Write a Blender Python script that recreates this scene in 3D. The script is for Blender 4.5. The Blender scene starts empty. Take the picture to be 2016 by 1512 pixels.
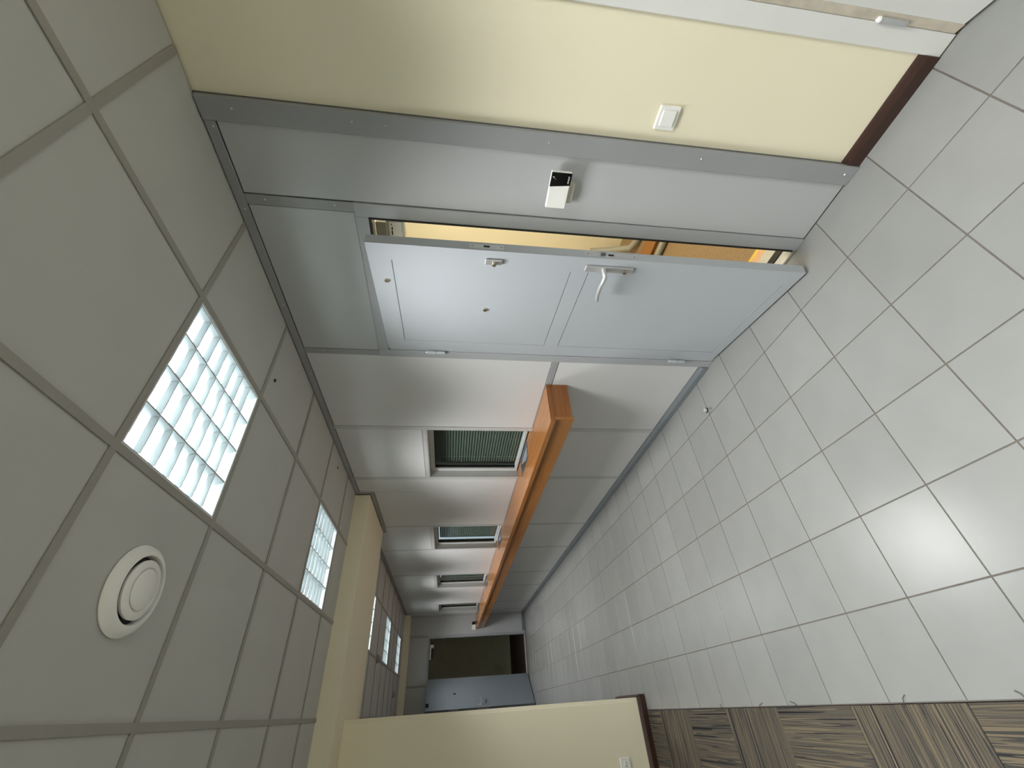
import bpy, bmesh, math, random
from mathutils import Vector, Matrix
random.seed(7)
S = bpy.context.scene
COL = S.collection

# ------------------------------------------------------------------ camera
H, ZC, W = 1.645, 2.541, 1.698          # eye height, ceiling height, partition plane
R = ((-0.062088, -0.122854, -0.990481), (-0.787441, 0.615798, -0.027020), (0.613256, 0.778267, -0.134974))
FPX = 823.68
cd = bpy.data.cameras.new('camera'); cam = bpy.data.objects.new('camera', cd); COL.objects.link(cam)
rt, dn, fw = (Vector(r) for r in R)
m = Matrix((rt, -dn, -fw)).transposed().to_4x4(); m.translation = Vector((0, 0, H))
cam.matrix_world = m
cd.sensor_fit = 'HORIZONTAL'; cd.sensor_width = 36.0; cd.lens = FPX * 36.0 / 2016.0; cd.clip_start = 0.02
S.camera = cam

# ------------------------------------------------------------------ world, exposure
S.view_settings.view_transform = 'Standard'; S.view_settings.look = 'None'
S.view_settings.gamma = 1.0; S.view_settings.use_curve_mapping = False
S.view_settings.exposure = -0.06
S.cycles.use_denoising = True
S.cycles.max_bounces = 5; S.cycles.diffuse_bounces = 4; S.cycles.glossy_bounces = 3; S.cycles.transparent_max_bounces = 6
S.cycles.adaptive_threshold = 0.06
S.cycles.sample_clamp_indirect = 6.0
TUBE = 11.0             # glow of the fluorescent tubes
LAMP_W = 20.0          # light of one louvred fitting, cut off by its louvre
LAMP_SPREAD = 110.0
wd = bpy.data.worlds.new('sky'); S.world = wd; wd.use_nodes = True
wd.node_tree.nodes['Background'].inputs[0].default_value = (0.72, 0.86, 1.0, 1)
wd.node_tree.nodes['Background'].inputs[1].default_value = 0.8

# ------------------------------------------------------------------ materials
def lin(c):
    return tuple(((v / 255) / 12.92 if v / 255 <= 0.04045 else ((v / 255 + 0.055) / 1.055) ** 2.4) for v in c) + (1.0,)

def mat(name, rgb, rough=0.6, var=0.04, scale=8.0, bump=0.0, bscale=200.0, metal=0.0, spec=0.5, stretch=None):
    M = bpy.data.materials.new(name); M.use_nodes = True
    N = M.node_tree.nodes; L = M.node_tree.links; B = N['Principled BSDF']
    B.inputs['Roughness'].default_value = rough; B.inputs['Metallic'].default_value = metal
    B.inputs['Specular IOR Level'].default_value = spec
    tc = N.new('ShaderNodeTexCoord'); src = tc.outputs['Object']
    if stretch:
        mp = N.new('ShaderNodeMapping'); mp.inputs['Scale'].default_value = stretch; L.new(src, mp.inputs[0]); src = mp.outputs[0]
    nz = N.new('ShaderNodeTexNoise'); nz.inputs['Scale'].default_value = scale; nz.inputs['Detail'].default_value = 2
    L.new(src, nz.inputs['Vector'])
    cr = N.new('ShaderNodeValToRGB'); c = lin(rgb)
    cr.color_ramp.elements[0].position = 0.3; cr.color_ramp.elements[1].position = 0.7
    cr.color_ramp.elements[0].color = tuple(v * (1 - var) for v in c[:3]) + (1,)
    cr.color_ramp.elements[1].color = tuple(min(1, v * (1 + var)) for v in c[:3]) + (1,)
    L.new(nz.outputs['Fac'], cr.inputs[0]); L.new(cr.outputs[0], B.inputs['Base Color'])
    if bump:
        n2 = N.new('ShaderNodeTexNoise'); n2.inputs['Scale'].default_value = bscale; n2.inputs['Detail'].default_value = 3
        L.new(src, n2.inputs['Vector'])
        bp = N.new('ShaderNodeBump'); bp.inputs['Strength'].default_value = bump; bp.inputs['Distance'].default_value = 0.002
        L.new(n2.outputs['Fac'], bp.inputs['Height']); L.new(bp.outputs[0], B.inputs['Normal'])
    return M

def emit(name, rgb, strength):
    M = bpy.data.materials.new(name); M.use_nodes = True
    N = M.node_tree.nodes; B = N['Principled BSDF']
    B.inputs['Base Color'].default_value = lin(rgb)
    B.inputs['Emission Color'].default_value = lin(rgb); B.inputs['Emission Strength'].default_value = strength
    return M

def wood(name, dark, light, axis, rough=0.35):
    M = bpy.data.materials.new(name); M.use_nodes = True
    N = M.node_tree.nodes; L = M.node_tree.links; B = N['Principled BSDF']
    tc = N.new('ShaderNodeTexCoord'); mp = N.new('ShaderNodeMapping')
    mp.inputs['Scale'].default_value = [(1.5, 40, 40), (40, 1.5, 40), (40, 40, 1.5)][axis]
    L.new(tc.outputs['Object'], mp.inputs[0])
    nz = N.new('ShaderNodeTexNoise'); nz.inputs['Scale'].default_value = 1.0; nz.inputs['Detail'].default_value = 6; nz.inputs['Distortion'].default_value = 0.6
    L.new(mp.outputs[0], nz.inputs['Vector'])
    cr = N.new('ShaderNodeValToRGB'); cr.color_ramp.elements[0].color = lin(dark); cr.color_ramp.elements[1].color = lin(light)
    cr.color_ramp.elements[0].position = 0.3; cr.color_ramp.elements[1].position = 0.72
    L.new(nz.outputs['Fac'], cr.inputs[0]); L.new(cr.outputs[0], B.inputs['Base Color'])
    B.inputs['Roughness'].default_value = rough
    return M

def carpet_mat(name, axis):
    M = bpy.data.materials.new(name); M.use_nodes = True
    N = M.node_tree.nodes; L = M.node_tree.links; B = N['Principled BSDF']
    B.inputs['Roughness'].default_value = 0.95; B.inputs['Specular IOR Level'].default_value = 0.1
    tc = N.new('ShaderNodeTexCoord'); mp = N.new('ShaderNodeMapping')
    sc = [0.5, 0.5, 0.5]; sc[axis] = 46.0; mp.inputs['Scale'].default_value = sc
    oi = N.new('ShaderNodeObjectInfo'); ad = N.new('ShaderNodeVectorMath'); ad.operation = 'ADD'
    mu = N.new('ShaderNodeMath'); mu.operation = 'MULTIPLY'; mu.inputs[1].default_value = 37.0
    L.new(oi.outputs['Random'], mu.inputs[0]); L.new(tc.outputs['Object'], mp.inputs[0])
    L.new(mp.outputs[0], ad.inputs[0]); L.new(mu.outputs[0], ad.inputs[1])
    nz = N.new('ShaderNodeTexNoise'); nz.inputs['Scale'].default_value = 1.0; nz.inputs['Detail'].default_value = 2
    L.new(ad.outputs[0], nz.inputs['Vector'])
    cr = N.new('ShaderNodeValToRGB'); e = cr.color_ramp.elements; cr.color_ramp.interpolation = 'CONSTANT'
    e[0].position = 0.28; e[0].color = lin((38, 38, 39)); e[1].position = 0.70; e[1].color = lin((116, 105, 86))
    for p, c in ((0.34, (80, 76, 68)), (0.40, (56, 55, 54)), (0.43, (96, 88, 74)), (0.47, (72, 69, 64)), (0.50, (88, 81, 69)), (0.53, (60, 59, 57)), (0.56, (102, 93, 77)), (0.61, (75, 72, 67)), (0.65, (45, 45, 46))):
        q = e.new(p); q.color = lin(c)
    L.new(nz.outputs['Fac'], cr.inputs[0]); L.new(cr.outputs[0], B.inputs['Base Color'])
    n2 = N.new('ShaderNodeTexNoise'); n2.inputs['Scale'].default_value = 350; L.new(tc.outputs['Object'], n2.inputs['Vector'])
    bp = N.new('ShaderNodeBump'); bp.inputs['Strength'].default_value = 0.6; bp.inputs['Distance'].default_value = 0.003
    L.new(n2.outputs['Fac'], bp.inputs['Height']); L.new(bp.outputs[0], B.inputs['Normal'])
    return M

def glass_mat(name):
    M = bpy.data.materials.new(name); M.use_nodes = True
    N = M.node_tree.nodes; L = M.node_tree.links; N.remove(N['Principled BSDF'])
    t = N.new('ShaderNodeBsdfTransparent'); t.inputs[0].default_value = (0.88, 0.92, 0.90, 1)
    g = N.new('ShaderNodeBsdfGlossy'); g.inputs['Roughness'].default_value = 0.02
    f = N.new('ShaderNodeFresnel'); f.inputs['IOR'].default_value = 1.3
    ge = N.new('ShaderNodeNewGeometry'); iv = N.new('ShaderNodeMath'); iv.operation = 'SUBTRACT'; iv.inputs[0].default_value = 1.0; L.new(ge.outputs['Backfacing'], iv.inputs[1])
    mm = N.new('ShaderNodeMath'); mm.operation = 'MULTIPLY'; L.new(f.outputs[0], mm.inputs[0]); L.new(iv.outputs[0], mm.inputs[1])
    x = N.new('ShaderNodeMixShader'); L.new(mm.outputs[0], x.inputs[0]); L.new(t.outputs[0], x.inputs[1]); L.new(g.outputs[0], x.inputs[2])
    L.new(x.outputs[0], N['Material Output'].inputs['Surface'])
    return M

def tile_mat(name):
    M = mat(name, (129, 130, 128), 0.27, 0.03, 6.0, spec=0.42)
    N = M.node_tree.nodes; L = M.node_tree.links; B = N['Principled BSDF']
    oi = N.new('ShaderNodeObjectInfo'); mr = N.new('ShaderNodeMapRange')
    mr.inputs['To Min'].default_value = 0.95; mr.inputs['To Max'].default_value = 1.04
    L.new(oi.outputs['Random'], mr.inputs[0])
    src = B.inputs['Base Color'].links[0].from_socket
    vm = N.new('ShaderNodeVectorMath'); vm.operation = 'SCALE'
    L.new(src, vm.inputs[0]); L.new(mr.outputs[0], vm.inputs['Scale']); L.new(vm.outputs[0], B.inputs['Base Color'])
    return M

M_TILE = tile_mat('floor_tile_porcelain')
M_GROUT = mat('grout', (98, 91, 84), 0.9, 0.1, 30)
M_CARPX = carpet_mat('carpet_stripes_across', 1)
M_CARPY = carpet_mat('carpet_stripes_along', 0)
M_CARPB = mat('carpet_backing', (60, 54, 48), 0.95)
M_CEIL = mat('ceiling_board', (192, 193, 189), 0.9, 0.02, 3.0)
M_TBAR = mat('ceiling_grid_bar', (160, 158, 150), 0.6, 0.03, 5)
M_VOID = mat('ceiling_void', (90, 90, 88), 0.9)
M_YEL = mat('yellow_plaster', (240, 232, 206), 0.85, 0.015, 2.0)
M_GREYP = mat('grey_panel', (182, 184, 186), 0.42, 0.015, 2.0)
M_WHITEP = mat('white_panel', (208, 208, 209), 0.38, 0.015, 2.0)
M_STRIP = mat('pale_cover_strip', (188, 189, 189), 0.4, 0.02, 3.0)
M_JOINT = mat('panel_joint', (96, 97, 98), 0.7, 0.02)
M_GTRIM = mat('grey_trim', (152, 154, 156), 0.45, 0.02, 3.0)
M_GFRAME = mat('grey_door_frame', (164, 167, 170), 0.42, 0.015, 3.0)
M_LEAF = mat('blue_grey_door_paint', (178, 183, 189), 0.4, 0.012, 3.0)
M_LEAF_SHADED = mat('grey_door_shaded', (134, 142, 150), 0.4, 0.015, 3.0)  # darker copy of the door paint; far leaf's dim light put into its colour
M_SKIRT = mat('grey_skirting', (120, 127, 133), 0.4, 0.03, 5)
M_BROWN = mat('dark_brown_baseboard', (58, 36, 28), 0.35, 0.12, 12, stretch=(6, 1, 6))
M_WHITE = mat('white_plastic', (244, 244, 240), 0.35, 0.01)
M_WDOOR = mat('white_door_paint', (228, 229, 226), 0.4, 0.02, 4)
M_STAIN = mat('grimy_white_paint', (206, 196, 180), 0.5, 0.12, 20)
M_BLACK = mat('black_rubber', (16, 14, 15), 0.5, 0.05)
M_GLOSSB = mat('black_gloss', (10, 10, 12), 0.12, 0.02)
M_STEEL = mat('brushed_steel', (208, 209, 211), 0.36, 0.03, 40, metal=0.65)
M_DSTEEL = mat('grey_steel_tray', (120, 124, 130), 0.35, 0.05, 30, metal=0.8)
M_BRASS = mat('nickel', (196, 186, 168), 0.3, 0.05, 30, metal=1.0)
M_ALU = mat('louvre_aluminium', (186, 194, 200), 0.3, 0.01, 10, metal=0.3)
M_ENAMEL = mat('white_enamel', (214, 218, 220), 0.5, 0.01)
M_TUBE = emit('fluorescent_tube', (244, 255, 250), TUBE); M_TUBE.cycles.emission_sampling = 'NONE'
M_WOODY = wood('counter_laminate', (138, 88, 42), (160, 107, 57), 1, 0.25)
M_WOODX = wood('counter_laminate_end', (120, 73, 33), (142, 90, 45), 0, 0.35)
M_ORANGE = wood('orange_wood', (128, 80, 28), (158, 102, 40), 1, 0.4)
M_WFRAME = mat('window_frame_paint', (192, 195, 195), 0.4, 0.02)
M_REVEAL = mat('window_reveal', (166, 168, 167), 0.5, 0.02)
M_GLASS = glass_mat('window_glass')
M_BLIND = mat('blind_slats', (104, 112, 105), 0.5, 0.03)
M_BROWNF = mat('brown_linoleum', (140, 114, 80), 0.6, 0.15, 60)
M_OLIVE = mat('olive_plaster', (236, 230, 200), 0.85, 0.03)
M_DARKF = mat('dark_brown_floor', (52, 40, 34), 0.6, 0.1)
M_GPIPE = mat('grey_pipe', (150, 148, 132), 0.5, 0.04)
M_PEACH = mat('peach_concrete', (212, 172, 130), 0.8, 0.06, 20)
M_CONC = mat('pale_concrete', (196, 194, 184), 0.8, 0.05, 20)
M_STRIPY = mat('yellow_strip', (226, 186, 70), 0.5, 0.04)
M_INK = mat('dark_ink', (28, 28, 34), 0.6, 0.02)

# ------------------------------------------------------------------ mesh helpers
def link(name, me, parent=None, loc=(0, 0, 0)):
    o = bpy.data.objects.new(name, me); COL.objects.link(o); o.location = loc
    if parent is not None: o.parent = parent
    return o

def bm_box(bm, x0, x1, y0, y1, z0, z1, bevel=0.0, seg=1):
    r = bmesh.ops.create_cube(bm, size=1.0)
    for v in r['verts']:
        v.co = Vector((x0 + (v.co.x + .5) * (x1 - x0), y0 + (v.co.y + .5) * (y1 - y0), z0 + (v.co.z + .5) * (z1 - z0)))
    if bevel:
        es = list({e for v in r['verts'] for e in v.link_edges})
        bmesh.ops.bevel(bm, geom=es, offset=bevel, segments=seg, profile=0.5, affect='EDGES')

def finish(bm, name, m, parent=None, loc=(0, 0, 0), smooth=False):
    bmesh.ops.recalc_face_normals(bm, faces=bm.faces)
    me = bpy.data.meshes.new(name); bm.to_mesh(me); bm.free(); me.materials.append(m)
    if smooth:
        for p in me.polygons: p.use_smooth = True
        try: me.set_sharp_from_angle(angle=math.radians(40))
        except Exception: pass
    return link(name, me, parent, loc)

def box(name, x0, x1, y0, y1, z0, z1, m, parent=None, bevel=0.0, loc=(0, 0, 0)):
    bm = bmesh.new(); bm_box(bm, x0, x1, y0, y1, z0, z1, bevel); return finish(bm, name, m, parent, loc)

def boxes(name, lst, m, parent=None, bevel=0.0, loc=(0, 0, 0)):
    bm = bmesh.new()
    for b in lst: bm_box(bm, *b, bevel)
    return finish(bm, name, m, parent, loc)

def bm_cyl(bm, c, r1, r2, h, axis='z', n=16):
    """frustum from c along +axis"""
    q = {'z': Matrix(), 'x': Matrix.Rotation(math.pi / 2, 4, 'Y'), 'y': Matrix.Rotation(-math.pi / 2, 4, 'X')}[axis]
    t = Matrix.Translation(Vector(c)) @ q @ Matrix.Translation((0, 0, h / 2))
    bmesh.ops.create_cone(bm, cap_ends=True, segments=n, radius1=r1, radius2=r2, depth=h, matrix=t)

def cyl(name, c, r1, r2, h, m, parent=None, axis='z', n=16, loc=(0, 0, 0)):
    bm = bmesh.new(); bm_cyl(bm, c, r1, r2, h, axis, n); return finish(bm, name, m, parent, loc, True)

def lathe(name, prof, m, parent=None, n=40, loc=(0, 0, 0)):
    bm = bmesh.new(); rings = []
    for r, z in prof:
        if r < 1e-6: rings.append([bm.verts.new((0, 0, z))])
        else: rings.append([bm.verts.new((r * math.cos(2 * math.pi * i / n), r * math.sin(2 * math.pi * i / n), z)) for i in range(n)])
    for a, b in zip(rings, rings[1:]):
        for i in range(n):
            j = (i + 1) % n
            vs = [a[i % len(a)], a[j % len(a)], b[j % len(b)], b[i % len(b)]]
            u = []
            for v in vs:
                if v not in u: u.append(v)
            if len(u) > 2: bm.faces.new(u)
    return finish(bm, name, m, parent, loc, True)

def tube(name, pts, r, m, parent=None, n=10, loc=(0, 0, 0), flat=1.0):
    bm = bmesh.new(); rings = []; pts = [Vector(p) for p in pts]
    for i, p in enumerate(pts):
        rr = r[i] if isinstance(r, (list, tuple)) else r
        d = (pts[min(i + 1, len(pts) - 1)] - pts[max(i - 1, 0)]).normalized()
        a = d.cross(Vector((0, 0, 1)));
        if a.length < 1e-3: a = d.cross(Vector((1, 0, 0)))
        a.normalize(); b = a.cross(d)
        rings.append([bm.verts.new(p + a * rr * math.cos(2 * math.pi * k / n) + b * rr * flat * math.sin(2 * math.pi * k / n)) for k in range(n)])
    for a, b in zip(rings, rings[1:]):
        for k in range(n): bm.faces.new((a[k], a[(k + 1) % n], b[(k + 1) % n], b[k]))
    bm.faces.new(rings[0]); bm.faces.new(rings[-1])
    return finish(bm, name, m, parent, loc, True)

def prism(bm, poly, axis, a, b):
    """extrude a 2D polygon along an axis: axis 'y' -> poly in (x,z); 'x' -> poly in (y,z); 'z' -> (x,y)"""
    def P(p, t): return {'y': (p[0], t, p[1]), 'x': (t, p[0], p[1]), 'z': (p[0], p[1], t)}[axis]
    v0 = [bm.verts.new(P(p, a)) for p in poly]; v1 = [bm.verts.new(P(p, b)) for p in poly]
    bm.faces.new(v0); bm.faces.new(v1)
    for i in range(len(poly)): bm.faces.new((v0[i], v0[(i + 1) % len(poly)], v1[(i + 1) % len(poly)], v1[i]))

def grooved(bm, su, sz, groove, depth, thick):
    """slab in local frame: u along +x, z up, front face at y=0 (normal -y), back at y=thick; groove(i,j) -> recessed cell"""
    nu, nz = len(su) - 1, len(sz) - 1
    for i in range(nu):
        for j in range(nz):
            bm_box(bm, su[i], su[i + 1], depth if groove(i, j) else 0.0, thick, sz[j], sz[j + 1])

def tag(o, label, cat, group=None):
    o['label'] = label; o['category'] = cat
    if group: o['group'] = group
    return o

def struct(o, label=None, cat=None):
    o['kind'] = 'structure'
    if label: o['label'] = label
    if cat: o['category'] = cat
    return o

def empty(name, loc=(0, 0, 0), rz=0.0):
    o = bpy.data.objects.new(name, None); COL.objects.link(o); o.location = loc; o.rotation_euler = (0, 0, rz)
    o.empty_display_size = 0.1
    return o

YF = 10.3                    # far wall
XL, YB = -3.2, -3.0          # left and back wall of the hall
XR = 3.7                     # far side of the offices behind the partition
YE = 12.4                    # back of the room behind the far door
BY0, BY1, BZ = 3.89, 4.93, 2.412      # ceiling beam
win_y = [(2.735, 3.548), (4.82, 5.655), (6.945, 7.765), (9.12, 9.86)]
WZ0, WZ1 = 1.045, 1.85       # counter top / window head
DY0, DY1, DZ = 0.965, 1.913, 2.085    # door frame outer

# ------------------------------------------------------------------ floor
floor = struct(box('floor', -0.07, W + 0.12, YB, YF, -0.05, -0.003, M_GROUT), 'pale grey square porcelain floor tiles of the corridor', 'floor')
bm = bmesh.new(); bm_box(bm, -0.148, 0.148, -0.148, 0.148, -0.006, 0.0, 0.0012)
bmesh.ops.recalc_face_normals(bm, faces=bm.faces)
tile_me = bpy.data.meshes.new('floor_tile'); bm.to_mesh(tile_me); bm.free(); tile_me.materials.append(M_TILE)
bm = bmesh.new(); bm_box(bm, 1.433, 1.697, -0.148, 0.148, -0.006, 0.0, 0.0012)
bmesh.ops.recalc_face_normals(bm, faces=bm.faces)
tile_c = bpy.data.meshes.new('floor_tile_cut'); bm.to_mesh(tile_c); bm.free(); tile_c.materials.append(M_TILE)
for k in range(-6, 32):
    yc = 0.881 + 0.3 * k + 0.15
    if yc + 0.15 > YF: break
    for a in range(6):
        if a == 0: link('floor_tile', tile_c, floor, (0, yc, 0))
        else: link('floor_tile', tile_me, floor, (1.731 - 0.3 * a - 0.15, yc, 0)).rotation_euler = (random.uniform(-.0014, .0014), random.uniform(-.0014, .0014), 0)

carpet = struct(box('floor_carpet', XL, -0.072, YB, YF, -0.05, -0.004, M_CARPB), 'brown striped carpet tiles laid beside the grey floor tiles', 'carpet')
P = 0.495
def carpet_mesh(m):
    bm = bmesh.new(); bm_box(bm, -P / 2 + .0008, P / 2 - .0008, -P / 2 + .0008, P / 2 - .0008, -0.006, 0.003, 0.002)
    bmesh.ops.recalc_face_normals(bm, faces=bm.faces)
    me = bpy.data.meshes.new('carpet_tile'); bm.to_mesh(me); bm.free(); me.materials.append(m); return me
cA, cB = carpet_mesh(M_CARPX), carpet_mesh(M_CARPY)
for i in range(3):
    for j in range(-4, 17):
        link('carpet_tile', cB if (i + j) % 2 == 0 else cA, carpet, (-0.072 - P * (i + .5), 0.99 + P * (j + .5), 0))
# frayed threads along the carpet edge
for (y, x, l, a) in ((2.30, -0.07, 0.055, 0.5), (1.72, -0.068, 0.04, 2.2), (2.62, -0.071, 0.05, 2.6), (3.0, -0.07, 0.03, 1.2), (1.30, -0.066, 0.035, 0.9)):
    tube('loose_thread', [(x - .012, y, .004), (x + l * .4 * math.sin(a), y + l * .4 * math.cos(a), .005), (x + l * math.sin(a) * .7, y + l * math.cos(a), .004)], 0.0012, M_CARPB, carpet, 5)

# ------------------------------------------------------------------ ceiling
ceil = struct(box('ceiling', XL, XR, YB, YE + .2, 2.70, 2.76, M_VOID), 'suspended ceiling of pale grey boards in a metal grid', 'ceiling')
GX = [1.227 - 0.6 * i for i in range(0, 8)]
GY = [0.5036 + 0.6 * c for c in range(-6, 17)]
lum_cells = [1, 4, 8, 11, 14, -2, -5]
hall_cells = [1, -2, -5]
def cell_ok(y0, y1): return not (y0 >= BY0 - .01 and y1 <= BY1 + .01)
bm_cache = {}
def ceil_tile(x0, x1, y0, y1):
    key = (round(x1 - x0, 3), round(y1 - y0, 3))
    if key not in bm_cache:
        bm = bmesh.new(); bm_box(bm, -(x1 - x0) / 2, (x1 - x0) / 2, -(y1 - y0) / 2, (y1 - y0) / 2, 0, 0.014, 0.001)
        bmesh.ops.recalc_face_normals(bm, faces=bm.faces)
        me = bpy.data.meshes.new('ceiling_tile'); bm.to_mesh(me); bm.free(); me.materials.append(M_CEIL); bm_cache[key] = me
    link('ceiling_tile', bm_cache[key], ceil, ((x0 + x1) / 2, (y0 + y1) / 2, ZC + 0.005 + random.uniform(0, .0012)))
cols = [(GX[0], W + .01)] + [(GX[i + 1], GX[i]) for i in range(0, 7)]
rows = []
for c in range(-6, 17):
    y0 = 0.5036 + 0.6 * c; y1 = y0 + 0.6
    if y0 > YF: break
    rows.append((c, y0, min(y1, YF)))
for ci, (x0, x1) in enumerate(cols):
    for (c, y0, y1) in rows:
        if not cell_ok(y0, y1): continue
        if ci == 1 and c in lum_cells: continue
        if ci in (4, 7) and c in hall_cells: continue
        a0, a1 = y0, y1
        ceil_tile(x0 + .004, x1 - .004, a0 + .004, a1 - .004)
# grid: runners along the corridor (split at the beam) and short cross tees
for x in GX:
    for (a, b) in ((YB, BY0), (BY1, YF)):
        box('grid_runner', x - .012, x + .012, a, b, ZC, ZC + .004, M_TBAR, ceil)
tee = {}
for ci, (x0, x1) in enumerate(cols):
    L_ = round(x1 - x0 - .024, 4) if ci else round(W - 1.227 - .012, 4)
    if L_ not in tee:
        bm = bmesh.new(); bm_box(bm, 0, L_, -.012, .012, 0.0006, .004)
        bmesh.ops.recalc_face_normals(bm, faces=bm.faces)
        me = bpy.data.meshes.new('cross_tee'); bm.to_mesh(me); bm.free(); me.materials.append(M_TBAR); tee[L_] = me
    for (c, y0, y1) in rows:
        if BY0 - .02 < y0 < BY1 + .02: continue
        link('cross_tee', tee[L_], ceil, (x0 + .012, y0, ZC))
# small holes left in two boards
for (x, y) in ((1.383, 1.779), (1.593, 3.152)):
    cyl('drilled_hole', (0, 0, 0), .009, .009, .006, M_BLACK, ceil, 'z', 12, (x, y, ZC + .0015))

# ------------------------------------------------------------------ beams and pillar
beam1 = struct(box('beam', XL, W - .012, BY0, BY1, BZ, 2.70, M_YEL, None, .004), 'yellow ceiling beam crossing the corridor beside the pillar', 'beam')
beam2 = struct(box('beam', XL, W - .012, 10.0, YF, 2.43, 2.70, M_YEL, None, .003), 'yellow ceiling beam above the far grey door', 'beam')
bm = bmesh.new()
ch = .028
prism(bm, [(-0.95, 4.22), (0.018 - ch, 4.22), (0.018, 4.22 + ch), (0.018, 4.79), (-0.95, 4.79)], 'z', 0.0, BZ)
pillar = struct(finish(bm, 'pillar', M_YEL), 'yellow plastered pillar with a dark brown baseboard beside the carpet', 'pillar')
bb = struct(empty('baseboard_left', (-0.4, 4.5, 0)), 'dark brown baseboard around the foot of the yellow pillar', 'baseboard')
def bb_profile(t, h): return [(0, 0), (t, 0), (t, h * .62), (t * .55, h * .9), (t * .3, h), (0, h)]
def bb_run(name, parent, off, kind, fixed, a, b, t=.02, h=.07):
    bm = bmesh.new(); pr = bb_profile(t, h)
    if kind == 'y-':   prism(bm, [(fixed - p[0] - off[1], p[1]) for p in pr], 'x', a - off[0], b - off[0])
    elif kind == 'x+': prism(bm, [(fixed + p[0] - off[0], p[1]) for p in pr], 'y', a - off[1], b - off[1])
    elif kind == 'x-': prism(bm, [(fixed - p[0] - off[0], p[1]) for p in pr], 'y', a - off[1], b - off[1])
    return finish(bm, name, M_BROWN, parent)
bb_run('baseboard_front', bb, (-0.4, 4.5), 'y-', 4.22, -0.95, 0.03)
bb_run('baseboard_side', bb, (-0.4, 4.5), 'x+', 0.018, 4.205, 4.79)
# socket on the pillar
ws = tag(empty('wall_socket', (-0.385, 4.22, .26)), 'white power socket low on the yellow pillar', 'socket')
box('cover_plate', -.04, .04, -.009, 0, -.04, .04, M_WHITE, ws, .004)
lathe('socket_well', [(0, -.001), (.016, -.001), (.02, -.004), (.022, -.004)], M_WHITE, ws, 24).rotation_euler = (math.pi / 2, 0, 0)
ws.children[-1].location = (0, -.012, 0)
for s in (-1, 1): cyl('pin_hole', (s * .0095, -.0125, 0), .003, .003, .001, M_BLACK, ws, 'y', 10)

# ------------------------------------------------------------------ right partition (structure with panels)
PX = W + .006
segs = []
def seg(y0, y1, z0, z1): segs.append((PX, W + .09, y0, y1, z0, z1))
seg(.62, DY0, 0, 2.7); seg(DY0, DY1, DZ, 2.7)
edges = [DY1] + [v for w in win_y for v in w] + [YF]
for i in range(0, len(edges), 2): seg(edges[i], edges[i + 1], 0, 2.7)
for (a, b) in win_y: seg(a, b, 0, WZ0 - .03); seg(a, b, WZ1, 2.7)
wall_r = struct(boxes('wall_right', segs, M_JOINT), 'grey and white panel partition along the right of the corridor', 'wall')
seams = [.965, 1.892, 2.717, 3.568, 4.80, 5.675, 6.925, 7.785, 9.10, 9.88]
G = .003
def panel(y0, y1, z0, z1, m): box('wall_panel', W, PX, y0 + G, y1 - G, z0 + G, z1 - G, m, wall_r, .0008)
ZT = 2.505      # lower edge of the top trim
panel(.70, DY0, 0, ZT, M_GREYP)
panel(1.01, 1.87, DZ, ZT, M_GREYP)
ys = [1.913] + [v for w in win_y for v in w] + [YF]
zs_lo, zs_hi = .06, 1.005
# between-window bays: lower and upper panels; window bays: lower panel and head panel
sw = .022
def strip_y(y): return (y - sw, y + sw)
bays = [(1.913, 2.695, False), (2.739, 3.546, True), (3.59, 4.778, False), (4.822, 5.653, True), (5.697, 6.903, False), (6.947, 7.763, True), (7.807, 9.078, False), (9.122, 9.858, True), (9.902, YF, False)]
for (a, b, isw) in bays:
    top = 2.375 if (a < BY1 and b > BY0 and a > 3.5) else ZT
    panel(a, b, zs_lo, zs_hi, M_WHITEP)
    if isw: panel(a, b, WZ1 + .03, ZT, M_WHITEP)
    elif a > 3.5 and b < 5: # bay under the beam: upper panel cut around it
        panel(a, 3.86, zs_hi + .04, ZT, M_WHITEP); panel(3.86, b, zs_hi + .04, 2.375, M_WHITEP)
    else: panel(a, b, zs_hi + .04, ZT, M_WHITEP)
def strip(y0, y1, z0, z1, m=M_GTRIM, nm='cover_strip', d=.003):
    return box(nm, W - d, PX - .001, y0, y1, z0, z1, m, wall_r, .0012)
strip(.967, 1.01, DZ, ZT); strip(1.87, 1.913, DZ, ZT)
for y in seams[2:]:
    top = ZT
    strip(y - sw, y + sw, zs_lo, (2.375 if abs(y - 4.80) < .1 else ZT), M_STRIP, 'cover_strip', .002)
strip(1.913, 9.2, zs_hi, zs_hi + .04, M_GTRIM, 'cover_rail', .003)
for (a, b) in win_y: strip(a, b, WZ1, WZ1 + .03, M_STRIP, 'cover_rail', .002)
# trims at the ceiling, stepping down around the beam
trim_1 = struct(empty('trim_1', (W, 5, 2.5)), 'grey metal trim along the top of the partition, stepping under the beam', 'trim')
def trim(y0, y1, z0, z1): box('ceiling_trim', -.008, -.0001, y0 - 5, y1 - 5, z0 - 2.5, z1 - 2.5, M_GTRIM, trim_1, .0012)
trim(.70, 3.852, ZT, 2.541); trim(3.852, 3.888, 2.375, 2.541); trim(3.888, 4.97, 2.375, 2.411); trim(4.935, YF, ZT, 2.541)
struct(box('trim_2', W - .012, W - .0001, .622, .699, 0, 2.541, M_GTRIM, None, .0015), 'tall grey trim between the grey panel and the yellow wall', 'trim')
box('panel_edge', W, PX, .622, .70, 0, 2.541, M_GTRIM, wall_r)
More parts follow.
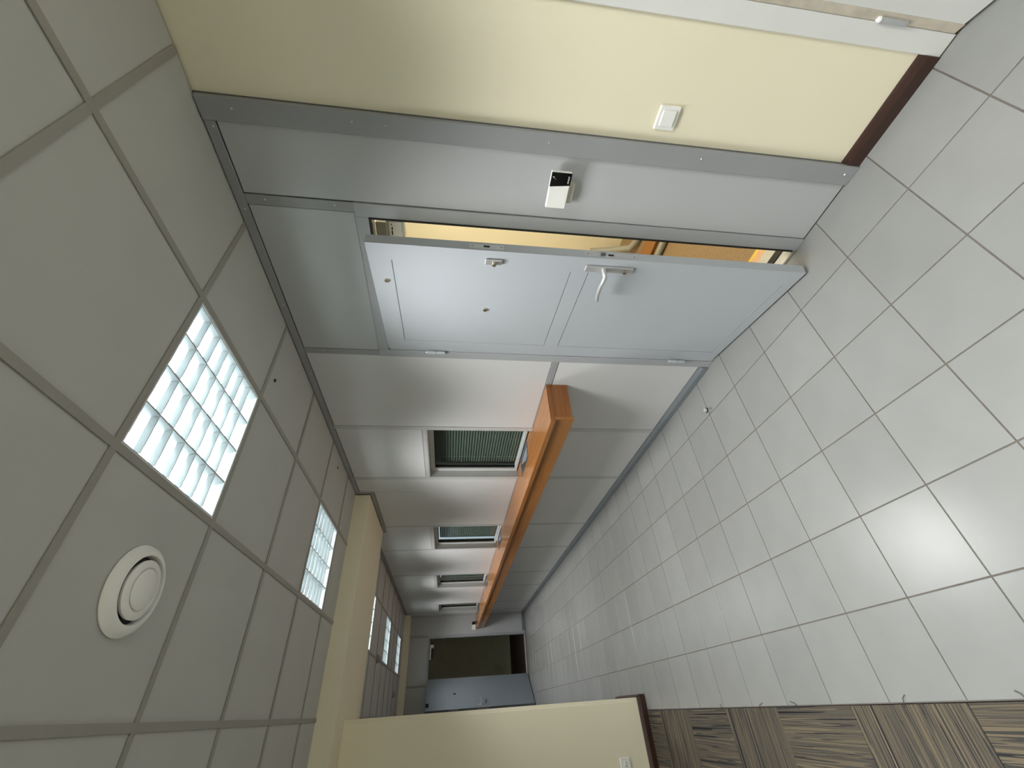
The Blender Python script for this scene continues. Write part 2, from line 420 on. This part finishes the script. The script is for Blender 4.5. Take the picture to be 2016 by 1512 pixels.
# screws
scr = []
for z in (2.432, 2.034, 1.917, 1.315, .693, .044): scr.append((.655, z, .012))
for (y, z) in ((.72, 2.487 + .03), (1.03, 2.52), (1.55, 2.52), (2.1, 2.52), (2.7, 2.52), (3.3, 2.52)): scr.append((y, z, .008))
for (y, z) in ((.985, 2.43), (.985, 2.16), (1.89, 2.4), (2.11, 1.025)): scr.append((y, z, .003))
for y in seams[2:]:
    for z in (2.30, 1.95): scr.append((y, z, .002))
bm = bmesh.new(); bm_cyl(bm, (0, 0, 0), .0045, .003, .0022, 'z', 10); 
me_scr = bpy.data.meshes.new('screw'); bm.to_mesh(me_scr); bm.free(); me_scr.materials.append(M_STEEL)
for (y, z, d) in scr:
    o = link('screw', me_scr, wall_r, (W - d, y, z)); o.rotation_euler = (0, -math.pi / 2, 0)
# grey skirting
bm = bmesh.new(); prism(bm, [(W, 0), (W - .016, 0), (W - .016, .035), (W - .005, .06), (W, .06)], 'y', 1.915, YF - .002)
struct(finish(bm, 'baseboard_partition', M_SKIRT), 'grey skirting along the foot of the partition', 'baseboard')

# ------------------------------------------------------------------ near yellow wall with baseboard
YW = W + .015
wall_n = struct(boxes('wall_near', [(YW, W + .2, .252, .622, 0, 2.7), (YW, W + .2, -.9, .252, 2.06, 2.7), (YW, W + .2, YB, -.9, 0, 2.7)], M_YEL), 'yellow plastered wall between the grey partition and the white door', 'wall')
bbr = struct(empty('baseboard_right', (YW, .4, 0)), 'dark brown baseboard below the yellow wall', 'baseboard')
bb_run('baseboard_board', bbr, (YW, .4), 'x-', YW, .252, .6215, .018, .075)

# ------------------------------------------------------------------ white door at the frame's corner
d3 = struct(empty('door_3', (YW, .19, 0)), 'white door standing ajar beside the yellow wall', 'door')
def d3b(nm, x0, x1, y0, y1, z0, z1, m, p=d3, bv=.002): return box(nm, x0 - YW, x1 - YW, y0 - .19, y1 - .19, z0, z1, m, p, bv)
d3b('door_frame_jamb', YW - .012, YW + .1, .188, .252, 0, 2.06, M_WDOOR)
d3b('door_frame_head', YW - .012, YW + .1, -.8, .188, 2.0, 2.06, M_WDOOR)
d3b('door_frame_jamb', YW - .012, YW + .1, -.9, -.8, 0, 2.06, M_WDOOR)
bm = bmesh.new(); bm_box(bm, 0, .86, 0, .04, .012, 1.99, .003)
leaf3 = finish(bm, 'door_leaf', M_WDOOR, d3, (-.012, -.004, 0))
# the leaf runs from the hinge out of the frame into the corridor
leaf3.rotation_euler = (0, 0, math.radians(-90 - 30))
bm = bmesh.new(); bm_box(bm, .0, .03, -.0015, 0, .012, 1.99)
e3 = finish(bm, 'worn_leaf_edge', M_STAIN, leaf3)
for z in (.26, 1.75):
    cyl('hinge', (-.02, -.008, z - .05), .009, .009, .1, M_STEEL, d3, 'z', 14)
    cyl('hinge_cap', (-.02, -.008, z + .05), .0095, .007, .008, M_WHITE, d3, 'z', 14)

# ------------------------------------------------------------------ grey door, ajar
d1 = struct(empty('door_1', (W, 1.44, 0)), 'blue-grey metal door standing ajar in the near part of the partition', 'door')
def d1b(nm, x0, x1, y0, y1, z0, z1, m, p=d1, bv=.0015): return box(nm, x0 - W, x1 - W, y0 - 1.44, y1 - 1.44, z0, z1, m, p, bv)
F0 = W - .008
d1b('door_frame_jamb', F0, W + .10, DY0, 1.026, 0, DZ, M_GFRAME)
d1b('door_frame_jamb', F0, W + .10, 1.857, DY1, 0, DZ, M_GFRAME)
d1b('door_frame_head', F0, W + .10, 1.026, 1.857, 2.030, DZ, M_GFRAME)
d1b('rubber_seal', F0 - .004, W + .014, 1.026, 1.033, .02, 2.030, M_BLACK)
d1b('rubber_seal', F0 + .001, W + .014, 1.033, 1.85, 2.021, 2.030, M_BLACK)
d1b('door_stop_strip', W + .05, W + .10, 1.026, 1.040, .02, 2.030, M_BROWN)
d1b('threshold', W - .002, W + .05, 1.026, 1.857, 0, .014, M_CONC)
d1b('threshold_seal', W + .05, W + .092, 1.026, 1.857, 0, .018, M_BLACK)
# leaf in its own frame: u from hinge to free edge along +x, front face at y=0
ANG = math.radians(10.6); LW = .82
su = [0, .103, .107, .727, LW]; sz = [.012, .063, .067, 1.050, 1.054, 1.133, 1.137, 1.928, 1.932, 2.028]
def gv(i, j):
    if i == 2 and j in (1, 3, 5, 7): return True          # horizontal grooves
    if i == 1 and (1 <= j <= 3 or 5 <= j <= 7): return True # grooves at the hinge side
    return False
bm = bmesh.new(); grooved(bm, su, sz, gv, .004, .045)
leaf1 = finish(bm, 'door_leaf', M_LEAF, d1, (1.693 - W, 1.853 - 1.44, 0))
# local +x must point to the free edge (-sin, -cos), local -y is the outward normal (-cos, +sin)
leaf1.rotation_euler = (0, 0, math.atan2(-math.cos(ANG), -math.sin(ANG)))
def onleaf(nm, u0, u1, d0, d1_, z0, z1, m, bv=.002, p=leaf1): return box(nm, u0, u1, -d1_, -d0, z0, z1, m, p, bv)
# handle set
hp = onleaf('handle_plate', .742, .778, 0, .009, .852, 1.078, M_STEEL, .003)
cyl('handle_rose', (.760, -.030, .99), .011, .011, .022, M_STEEL, hp, 'y', 18)
tube('lever', [(.760, -.028, .99), (.758, -.05, .99), (.742, -.058, .992), (.70, -.058, .994), (.66, -.056, .991), (.62, -.052, .983), (.592, -.049, .973)], [.010, .010, .010, .0095, .009, .0085, .008], M_STEEL, hp, 12)
cyl('lock_cylinder', (.760, -.022, .895), .0085, .0085, .014, M_BRASS, hp, 'y', 16)
box('keyway', .7585, .7615, -.0228, -.0218, .889, .901, M_BLACK, hp)
lk = onleaf('upper_lock', .745, .776, 0, .012, 1.455, 1.53, M_STEEL, .004)
cyl('lock_cylinder', (.7605, -.026, 1.49), .0085, .0085, .016, M_BRASS, lk, 'y', 16)
cyl('peephole', (.416, -.006, 1.503), .011, .013, .006, M_BRASS, leaf1, 'y', 18)
cyl('peephole', (.596, -.006, 1.966), .010, .012, .006, M_BRASS, leaf1, 'y', 18)
# lock plates on the free edge
for (z0, z1) in ((1.452, 1.60), (.852, 1.092)):
    pl = box('lock_plate', LW, LW + .0018, .010, .034, z0, z1, M_STEEL, leaf1, .0006)
    zc = (z0 + z1) / 2
    box('bolt_hole', LW + .0018, LW + .0022, .017, .027, zc - .012, zc + .014, M_BLACK, pl)
    for z in (z0 + .012, z1 - .012): cyl('screw', (LW + .0016, .022, z), .003, .003, .0012, M_DSTEEL, pl, 'x', 8)
box('latch_bolt', LW + .0018, LW + .012, .016, .028, 1.0, 1.022, M_DSTEEL, leaf1, .002)
for zc in (1.762, .256):
    hb = cyl('hinge', (W - .02 - W, 1.852 - 1.44, zc - .052), .0095, .0095, .05, M_LEAF, d1, 'z', 16)
    cyl('hinge_knuckle', (W - .02 - W, 1.852 - 1.44, zc), .0105, .0105, .05, M_LEAF, hb, 'z', 16)
    cyl('hinge_pin', (W - .02 - W, 1.852 - 1.44, zc + .05), .006, .004, .006, M_STEEL, hb, 'z', 12)

# electromagnetic lock box behind the head
ml = box('magnet_lock', -.03, .03, -.05, .06, -.045, .03, M_WFRAME, d1, .003, (.16, 1.16 - 1.44, 1.95)); ml['label'] = 'pale lock box with a white sticker'
box('sticker', -.031, -.0302, -.036, .05, -.036, .02, M_WHITE, ml)
for (a, b, z) in ((-.028, -.022, .008), (-.012, .004, .006), (.008, .03, .007)): box('print_mark', -.0316, -.031, a, b, z, z + .006, M_INK, ml)
box('bracket', -.06, .03, -.05, .06, .03, .078, M_GPIPE, ml, .002)

# room behind the ajar door
struct(box('floor_office', W + .12, XR, -.6, 2.45, -.05, 0.0, M_BROWNF), 'brown floor of the office behind the ajar door', 'floor')
struct(box('wall_office_right', XR, XR + .1, -.6, 2.45, 0, 2.7, M_YEL), 'yellow wall seen through the gap of the ajar door', 'wall')
struct(box('wall_office_far', W + .09, XR, 2.45, 2.55, 0, 2.7, M_YEL), 'yellow far wall of the office behind the ajar door', 'wall')
struct(box('wall_office_near', W + .2, XR, -.7, -.6, 0, 2.7, M_YEL), 'yellow near wall of the office behind the ajar door', 'wall')
for (nm, x0, x1, mm) in (('concrete_strip', W + .093, W + .165, M_CONC), ('peach_strip', W + .165, W + .215, M_PEACH), ('yellow_strip', W + .215, W + .235, M_STRIPY)):
    o = box(nm, x0, x1, 1.0, 2.44, 0, .005, mm); struct(o, {'concrete_strip': 'pale concrete strip behind the door threshold', 'peach_strip': 'peach coloured floor strip behind the door threshold', 'yellow_strip': 'thin yellow edging strip of the brown office floor'}[nm], 'floor strip')
tag(box('wooden_plank', 2.98, 3.16, 1.2, 2.44, .002, .03, M_ORANGE, None, .003), 'orange wooden plank lying on the brown office floor', 'plank')
tag(tube('floor_pipe', [(2.86, 1.2, .028), (2.86, 2.44, .028)], .026, M_GPIPE, None, 14), 'grey pipe running along the office floor beside the wooden plank', 'pipe')
tag(tube('bent_pipe', [(3.30, 1.3, .03), (3.30, 2.0, .03), (3.32, 2.12, .06), (3.42, 2.22, .2), (3.5, 2.30, .36)], .03, M_GPIPE, None, 14), 'grey bent pipe rising from the office floor behind the plank', 'pipe')

# ------------------------------------------------------------------ windows in the partition
for wi, (a, b) in enumerate(win_y):
    yc = (a + b) / 2; root = struct(empty('window_%d' % (wi + 1), (W, yc, WZ0)), ['first service window, nearest the grey door', 'second service window along the counter', 'third service window along the counter', 'last service window, next to the far wall'][wi], 'window')
    def wb(nm, x0, x1, y0, y1, z0, z1, m, p=root, bv=.001): return box(nm, x0 - W, x1 - W, y0 - yc, y1 - yc, z0 - WZ0, z1 - WZ0, m, p, bv)
    wb('reveal_jamb', W - .001, W + .095, a, a + .008, WZ0, WZ1, M_REVEAL); wb('reveal_jamb', W - .001, W + .095, b - .008, b, WZ0, WZ1, M_REVEAL)
    wb('reveal_head', W - .001, W + .095, a + .008, b - .008, WZ1 - .008, WZ1, M_REVEAL)
    fx0, fx1 = W + .06, W + .11; fwid = .045
    wb('frame_stile', fx0, fx1, a + .008, a + .008 + fwid, WZ0 + .008, WZ1 - .008, M_WFRAME); wb('frame_stile', fx0, fx1, b - .008 - fwid, b - .008, WZ0 + .008, WZ1 - .008, M_WFRAME)
    wb('frame_rail', fx0, fx1, a + .053, b - .053, WZ1 - .048, WZ1 - .008, M_WFRAME); wb('frame_rail', fx0, fx1, a + .053, b - .053, WZ0 + .008, WZ0 + .030, M_WFRAME)
    wb('gasket', fx0 + .012, fx1 - .012, b - .061, b - .053, WZ0 + .03, WZ1 - .048, M_BLACK); wb('gasket', fx0 + .012, fx1 - .012, a + .061, b - .061, WZ1 - .054, WZ1 - .048, M_BLACK)
    wb('pane', W + .083, W + .088, a + .053, b - .053, WZ0 + .03, WZ1 - .048, M_GLASS, bv=0)
    for (y0, y1) in ((a + .008, yc - .165), (yc + .165, b - .008)): wb('sill_board', W - .0035, W + .06, y0, y1, 1.016, 1.045, M_WOODY)
    wb('sill_board', 1.75, W + .06, yc - .165, yc + .165, 1.016, 1.045, M_WOODY)
    wb('blind_header', W + .125, W + .16, a + .02, b - .02, WZ1 - .05, WZ1 - .01, M_WFRAME)
    bm = bmesh.new(); n = 33
    for k in range(n):
        z = WZ1 - .075 - k * .0228
        c = Vector((W + .142, yc, z)); r = bmesh.ops.create_cube(bm, size=1.0)
        for v in r['verts']:
            v.co = Vector((v.co.x * .0245, v.co.y * (b - a - .06), v.co.z * .0008))
        bmesh.ops.rotate(bm, verts=r['verts'], cent=(0, 0, 0), matrix=Matrix.Rotation(math.radians(-62), 3, 'Y'))
        bmesh.ops.translate(bm, verts=r['verts'], vec=c - Vector((W, yc, WZ0)))
    o = finish(bm, 'blind_slats', M_BLIND, root); o['kind'] = 'stuff'
    for yy in (a + .15, b - .15): wb('ladder_cord', W + .129, W + .130, yy - .001, yy + .001, WZ0 + .03, WZ1 - .05, M_WFRAME, bv=0)
# dim office behind the windows
struct(box('floor_back_office', W + .12, XR, 2.55, YF, -.05, 0, M_BROWNF), 'floor of the office behind the service windows', 'floor')
struct(box('wall_back_office', XR, XR + .1, 2.55, YF, 0, 2.7, M_OLIVE), 'wall of the office behind the service windows', 'wall')

# ------------------------------------------------------------------ counter
CY0, CY1, CX = 2.147, YF - .003, 1.405
ctr = tag(empty('service_counter', (W - .15, CY0, 0)), 'long wooden service counter fixed along the panel partition below the windows', 'counter')
def cb(b): return (b[0] - (W - .15), b[1] - (W - .15), b[2] - CY0, b[3] - CY0, b[4], b[5])
tr = [((a + b) / 2 - .165, (a + b) / 2 + .165) for a, b in win_y]
sl = [(CX, 1.600, CY0, CY1, 1.015, 1.045)]
prev = CY0
for (a, b) in tr: sl.append((1.600, W - .0035, prev, a, 1.015, 1.045)); prev = b
sl.append((1.600, W - .0035, prev, CY1, 1.015, 1.045))
for (a, b), (c, d) in zip(win_y, tr):
    pass
boxes('counter_top', [cb(b) for b in sl], M_WOODY, ctr)
boxes('fascia', [cb((CX + .014, CX + .034, CY0 - .001, CY1, .893, 1.015))], M_WOODY, ctr, .001)
boxes('end_panel', [cb((CX + .034, W - .0035, CY0, CY0 + .02, .90, 1.015))], M_WOODX, ctr, .001)
boxes('end_edge', [cb((CX, W - .0035, CY0 - .0012, CY0 - .0002, 1.0155, 1.0445))], M_WOODX, ctr)
for y in (3.0, 4.4, 5.8, 7.2, 8.6, 10.0): boxes('bracket', [cb((CX + .034, W - .0035, y - .01, y + .01, .92, 1.015))], M_WOODX, ctr)
# pay trays set into the counter
names = ['nearest window', 'second window', 'third window', 'last window by the far wall']
for (a, b), nm in zip(tr, names):
    yc = (a + b) / 2; t = tag(empty('pay_tray', (1.675, yc, 1.045)), 'grey metal pay tray sunk in the counter at the %s' % nm, 'tray', 'pay trays along the counter')
    bm = bmesh.new(); hx, hy = .075, .165
    rim = [(-hx, -hy), (hx, -hy), (hx, hy), (-hx, hy)]
    o1 = [bm.verts.new((x * 1.12, y * 1.05, .0025)) for x, y in rim]; o0 = [bm.verts.new((x * 1.12, y * 1.05, .0003)) for x, y in rim]
    i1 = [bm.verts.new((x * .98, y * .98, .0025)) for x, y in rim]
    d = [bm.verts.new(p) for p in ((-hx * .7, -hy * .45, -.024), (hx * .7, -hy * .45, -.024), (hx * .7, hy * .45, -.024), (-hx * .7, hy * .45, -.024))]
    for i in range(4):
        j = (i + 1) % 4
        bm.faces.new((o0[i], o0[j], o1[j], o1[i])); bm.faces.new((o1[i], o1[j], i1[j], i1[i])); bm.faces.new((i1[i], i1[j], d[j], d[i]))
    bm.faces.new(d)
    finish(bm, 'dish', M_DSTEEL, t)

# ------------------------------------------------------------------ far wall and far door
OX0, OX1 = .535, 1.275
wall_f = struct(boxes('wall_far', [(1.32, W + .1, YF + .004, YF + .1, 0, 2.7), (.49, 1.32, YF + .004, YF + .1, 2.06, 2.7), (XL, .49, YF + .004, YF + .1, 0, 2.7)], M_GREYP), 'grey panel wall at the far end of the corridor', 'wall')
for (x0, x1, z0, z1) in ((1.342, W, .06, 2.43), (.49, 1.30, 2.062, 2.43), (-.6, .45, 0, 2.43)):
    box('wall_panel', x0 + G, x1 - G, YF, YF + .004, z0, z1, M_GREYP, wall_f, .0008)
box('cover_strip', 1.30, 1.342, YF - .003, YF + .003, 2.06, 2.43, M_GTRIM, wall_f); box('cover_strip', .45, .49, YF - .003, YF + .003, 2.06, 2.43, M_GTRIM, wall_f)
box('skirting', 1.342, W - .016, YF - .014, YF, 0, .06, M_SKIRT, wall_f, .002)
d2 = struct(empty('door_2', (.9, YF, 0)), 'grey metal door swung open at the far end of the corridor', 'door')
def d2b(nm, x0, x1, y0, y1, z0, z1, m, p=d2, bv=.0015): return box(nm, x0 - .9, x1 - .9, y0 - YF, y1 - YF, z0, z1, m, p, bv)
d2b('door_frame_jamb', OX1, 1.32, YF - .008, YF + .11, 0, 2.06, M_GFRAME); d2b('door_frame_jamb', .49, OX0, YF - .008, YF + .11, 0, 2.06, M_GFRAME)
d2b('door_frame_head', OX0, OX1, YF - .008, YF + .11, 2.02, 2.06, M_GFRAME); d2b('threshold', OX0, OX1, YF - .002, YF + .1, 0, .02, M_GFRAME)
d2b('rubber_seal', OX1 - .006, OX1, YF + .012, YF + .024, .02, 2.02, M_BLACK); d2b('rubber_seal', OX0 + .006, OX1 - .006, YF + .012, YF + .024, 2.012, 2.02, M_BLACK)
d2b('strike_plate', OX1 - .003, OX1, YF + .03, YF + .06, 1.36, 1.5, M_STEEL)
bm = bmesh.new(); bm_box(bm, 0, .78, 0, .045, .012, 2.03, .002)
leaf2 = finish(bm, 'door_leaf', M_LEAF_SHADED, d2, (OX0 - .9 + .004, -.016, 0))
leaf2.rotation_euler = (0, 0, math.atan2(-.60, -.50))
# the room side of the leaf is seen: local +y face
cyl('upper_lock', (.42, .045, 1.50), .022, .02, .012, M_DSTEEL, leaf2, 'y', 16)
hp = box('handle_plate', .705, .735, .045, .054, .87, 1.09, M_STEEL, leaf2, .003)
tube('lever', [(.72, .05, 1.0), (.72, .085, 1.0), (.69, .095, 1.0), (.60, .095, .995)], .009, M_STEEL, hp, 10)
for (z0, z1) in ((1.42, 1.60), (.86, 1.08)): box('lock_plate', .78, .782, .010, .034, z0, z1, M_STEEL, leaf2, .0006)
box('armature_plate', .62, .70, .045, .057, 1.965, 2.02, M_BLACK, leaf2, .002)
cyl('hinge', (OX0 - .9 - .002, -.02, .25), .009, .009, .1, M_GFRAME, d2, 'z', 12); cyl('hinge', (OX0 - .9 - .002, -.02, 1.70), .009, .009, .1, M_GFRAME, d2, 'z', 12)
ml2 = box('magnet_lock', -.13, .13, -.02, .02, -.005, .034, M_WHITE, d2, .002, (1.04 - .9, .05, 1.985)); ml2['label'] = 'white lock magnet under the door head'
box('magnet_face', -.12, .06, -.022, -.018, -.045, .0, M_BLACK, ml2, .001); box('end_block', .075, .13, -.02, .02, -.05, -.005, M_WHITE, ml2, .002)
# dark room behind
struct(box('floor_far_room', -.6, 2.4, YF + .11, YE, -.05, .0, M_DARKF), 'dark brown floor of the room behind the far door', 'floor')
struct(box('wall_far_room', -.6, 2.4, YE, YE + .1, 0, 2.7, M_OLIVE), 'olive wall of the dark room behind the far door', 'wall')
struct(box('wall_far_room_left', -.7, -.6, YF + .11, YE, 0, 2.7, M_OLIVE), 'left wall of the dark room behind the far door', 'wall')
struct(box('wall_far_room_right', 2.4, 2.5, YF + .11, YE, 0, 2.7, M_OLIVE), 'right wall of the dark room behind the far door', 'wall')
bbf = struct(box('baseboard_far', -.6, 2.4, YE - .02, YE, 0, .08, M_BROWN), 'dark brown baseboard in the room behind the far door', 'baseboard')

# ------------------------------------------------------------------ hall left and back walls with daylight windows
LWZ0, LWZ1 = .9, 2.35
lw = [(-2.2, -.4), (.3, 2.1)]
sg = [(XL - .2, XL, YB, YF, 0, LWZ0), (XL - .2, XL, YB, YF, LWZ1, 2.7)]
pv = YB
for (a, b) in lw: sg.append((XL - .2, XL, pv, a, LWZ0, LWZ1)); pv = b
sg.append((XL - .2, XL, pv, YF, LWZ0, LWZ1))
struct(boxes('wall_left', sg, M_YEL), 'yellow outer wall left of the carpet with daylight windows', 'wall')
struct(box('wall_back', XL, W + .2, YB - .2, YB, 0, 2.7, M_YEL), 'yellow wall behind the viewer', 'wall')
for i, (a, b) in enumerate(lw):
    r = struct(empty('window_%d' % (i + 5), (XL - .1, (a + b) / 2, LWZ0)), 'white framed outer window %s' % ('beside the carpet', 'farther back beside the carpet')[1 - i], 'window')
    hw = (b - a) / 2; hh = LWZ1 - LWZ0
    for (nm, y0, y1, z0, z1) in (('frame_stile', -hw, -hw + .06, 0, hh), ('frame_stile', hw - .06, hw, 0, hh), ('frame_mullion', -.03, .03, .06, hh - .06), ('frame_rail', -hw + .06, hw - .06, 0, .06), ('frame_rail', -hw + .06, hw - .06, hh - .06, hh)):
        box(nm, -.03, .03, y0, y1, z0, z1, M_WFRAME, r, .003)
    for (y0, y1) in ((-hw + .06, -.03), (.03, hw - .06)): box('pane', -.004, .004, y0, y1, .06, hh - .06, M_GLASS, r)
    # daylight portal in the opening (guides sampling of the sky only)
    pl = bpy.data.lights.new('window_portal', 'AREA'); pl.shape = 'RECTANGLE'; pl.size = hh; pl.size_y = b - a; pl.cycles.is_portal = True
    po = bpy.data.objects.new('window_portal', pl); COL.objects.link(po); po.location = (XL - .19, (a + b) / 2, (LWZ0 + LWZ1) / 2); po.rotation_euler = (0, -math.pi / 2, 0)

# ------------------------------------------------------------------ ceiling lights
def make_light():
    root = empty('ceiling_light')
    bm = bmesh.new(); q = .291
    for (x0, x1, y0, y1) in ((-q, -q + .012, -q, q), (q - .012, q, -q, q), (-q + .012, q - .012, -q, -q + .012), (-q + .012, q - .012, q - .012, q)):
        bm_box(bm, x0, x1, y0, y1, .003, .10)
    finish(bm, 'housing', M_ENAMEL, root)
    box('back_plate', -q, q, -q, q, .10, .103, M_ENAMEL, root)
    for x in (-.21, -.07, .07, .21):
        t = cyl('fluorescent_tube', (x, -.272, .078), .013, .013, .544, M_TUBE, root, 'y', 12)
    for x in (-.14, 0, .14):
        bm = bmesh.new(); prism(bm, [(x - .003, .006), (x + .003, .006), (x + .014, .036), (x - .014, .036)], 'y', -.279, .279)
        finish(bm, 'louvre_rail', M_ALU, root)
    for s in (-1, 1):
        bm = bmesh.new(); prism(bm, [(s * .279, .006), (s * .276, .006), (s * .264, .036), (s * .279, .036)], 'y', -.279, .279)
        finish(bm, 'louvre_rail', M_ALU, root)
    for k in range(6):
        y = -.279 + .558 * (k + 1) / 7
        for x0, x1 in ((-.267, -.151), (-.129, -.011), (.011, .129), (.151, .267)):
            bm = bmesh.new()
            zt, zb = .026, .006
            v = [(x0, y - .006, zt), (x1, y - .006, zt), (x1, y + .006, zt), (x0, y + .006, zt)]
            xa, xb = x0 - .006, x1 + .006
            w = [(xa, y - .0015, zb), (xb, y - .0015, zb), (xb, y + .0015, zb), (xa, y + .0015, zb)]
            V = [bm.verts.new(p) for p in v]; U = [bm.verts.new(p) for p in w]
            bm.faces.new(V); bm.faces.new(U)
            for i in range(4): bm.faces.new((V[i], V[(i + 1) % 4], U[(i + 1) % 4], U[i]))
            finish(bm, 'louvre_blade', M_ALU, root)
    la = bpy.data.lights.new('louvre_light', 'AREA'); la.shape = 'SQUARE'; la.size = .55; la.energy = LAMP_W
    la.spread = math.radians(LAMP_SPREAD); la.color = (1.0, 1.0, 0.985)
    lo = bpy.data.objects.new('louvre_light', la); COL.objects.link(lo); lo.parent = root; lo.location = (0, 0, .002)
    return root
def copy_tree(o, parent=None):
    c = o.copy(); COL.objects.link(c); c.parent = parent
    for chd in list(o.children): copy_tree(chd, c)
    return c
proto = make_light()
llab = ['square louvred ceiling light nearest the ajar grey door', 'square louvred ceiling light just before the yellow beam', 'first louvred ceiling light beyond the yellow beam', 'second louvred ceiling light beyond the yellow beam, beside a dark slot', 'last louvred ceiling light before the far door', 'louvred ceiling light behind the viewer by the white door', 'rearmost louvred ceiling light over the grey floor tiles']
for i, c in enumerate(lum_cells):
    o = proto if i == 0 else copy_tree(proto)
    o.location = (.927, .5036 + .6 * c + .3, ZC)
    if c == 14:   # the last fitting is weaker
        for q in o.children:
            if q.type == 'LIGHT': q.data = q.data.copy(); q.data.energy = LAMP_W * .65
    tag(o, llab[i], 'ceiling light', 'louvred ceiling lights')
for xi, x in enumerate((-.873, -2.673)):
    for ci, c in enumerate(hall_cells):
        o = copy_tree(proto); o.location = (x, .5036 + .6 * c + .3, ZC)
        tag(o, '%s louvred ceiling light of the row %s' % (('foremost', 'middle', 'rearmost')[ci], ('over the carpet', 'along the daylight windows')[xi]), 'ceiling light', 'louvred ceiling lights')
tag(box('dark_ceiling_slot', .64, 1.21, 7.725, 7.80, ZC - .004, ZC + .0045, M_GTRIM), 'dark slot strip in the ceiling beside the second light beyond the beam', 'ceiling slot')

# ------------------------------------------------------------------ ceiling vent, detectors
v = tag(empty('ceiling_vent', (.338, 1.43, ZC + .004)), 'round white disc vent in the ceiling beside the nearest light', 'vent')
lathe('outer_ring', [(.088, .0), (.118, .0), (.120, -.004), (.114, -.016), (.098, -.026), (.091, -.026), (.088, -.02), (.088, 0)], M_WHITE, v, 56)
lathe('throat', [(0, -.0005), (.09, -.0005), (.09, -.003), (0, -.003)], M_BLACK, v, 40)
lathe('disc', [(0, -.010), (.07, -.010), (.077, -.018), (.078, -.026), (.073, -.030), (.058, -.032), (.055, -.027), (0, -.027)], M_WHITE, v, 56)
lathe('disc_cap', [(0, -.028), (.052, -.028), (.053, -.032), (.05, -.034), (0, -.034)], M_WHITE, v, 48)
for (x, y, lb) in ((.623, 6.555, 'small smoke detector on the ceiling just beyond the beam'), (.329, 8.924, 'small smoke detector on the ceiling near the far door')):
    t = tag(empty('smoke_detector', (x, y, ZC)), lb, 'smoke detector')
    lathe('base', [(0, 0), (.05, 0), (.05, -.012), (.044, -.018), (0, -.018)], M_GPIPE, t, 24); lathe('sensor_dome', [(0, -.018), (.036, -.018), (.03, -.04), (.012, -.048), (0, -.048)], M_GTRIM, t, 24)

# ------------------------------------------------------------------ small things on the walls and floor
def card_reader(loc, rz, lab):
    """front faces local -y, width along x"""
    t = tag(empty('card_reader', loc, rz), lab, 'card reader', 'card readers')
    box('mounting_block', -.056, .030, -.026, 0, -.068, .02, M_CONC, t, .003)
    b = box('reader_body', -.075, .075, -.040, -.022, -.042, .042, M_WHITE, t, .003)
    bm = bmesh.new(); prism(bm, [(.074, -.041), (.074, .041), (.016, .041), (.026, -.041)], 'y', -.0412, -.0395)
    bmesh.ops.translate(bm, verts=bm.verts, vec=(0, 0, 0)); d = finish(bm, 'black_window', M_GLOSSB, t)
    for (x0, x1, z0, z1) in ((.055, .0565, .028, .036), (.047, .049, .022, .024), (.051, .053, .028, .030)): box('mark', x0, x1, -.0418, -.0412, z0, z1, M_WHITE, d)
    for i in range(6): box('mark', .033 + i * .005, .0362 + i * .005, -.0418, -.0412, -.034, -.029 + (.002 if i % 2 else 0), M_WFRAME, d)
    return t
card_reader((W, .822, 1.247), -math.pi / 2, 'white and black card reader on the grey panel beside the ajar door')
card_reader((1.47, YF, 1.105), 0, 'white card reader on the far wall above the counter end')
sw_ = tag(empty('light_switch', (YW, .535, .885)), 'white square light switch on the yellow wall', 'light switch')
box('frame', -.009, 0, -.041, .041, -.041, .041, M_WHITE, sw_, .004); box('rocker', -.014, -.006, -.026, .026, -.026, .026, M_WHITE, sw_, .002)
ds = tag(empty('door_stop', (1.448, 2.057, 0)), 'small steel floor door stop with a black rubber ring', 'door stop')
cyl('post', (0, 0, 0), .016, .014, .026, M_STEEL, ds, 'z', 20); cyl('rubber_ring', (0, 0, .026), .0165, .0165, .008, M_BLACK, ds, 'z', 20); cyl('cap', (0, 0, .034), .0145, .012, .008, M_STEEL, ds, 'z', 20)

# office lamp behind the ajar door
ol = tag(empty('office_lamp', (2.7, .9, 2.6)), 'flat ceiling lamp in the office behind the ajar door', 'ceiling light')
box('housing', -.3, .3, -.3, .3, .03, .1, M_ENAMEL, ol, .004); box('diffuser', -.28, .28, -.28, .28, .015, .03, emit('office_diffuser', (255, 248, 228), 60.0), ol)
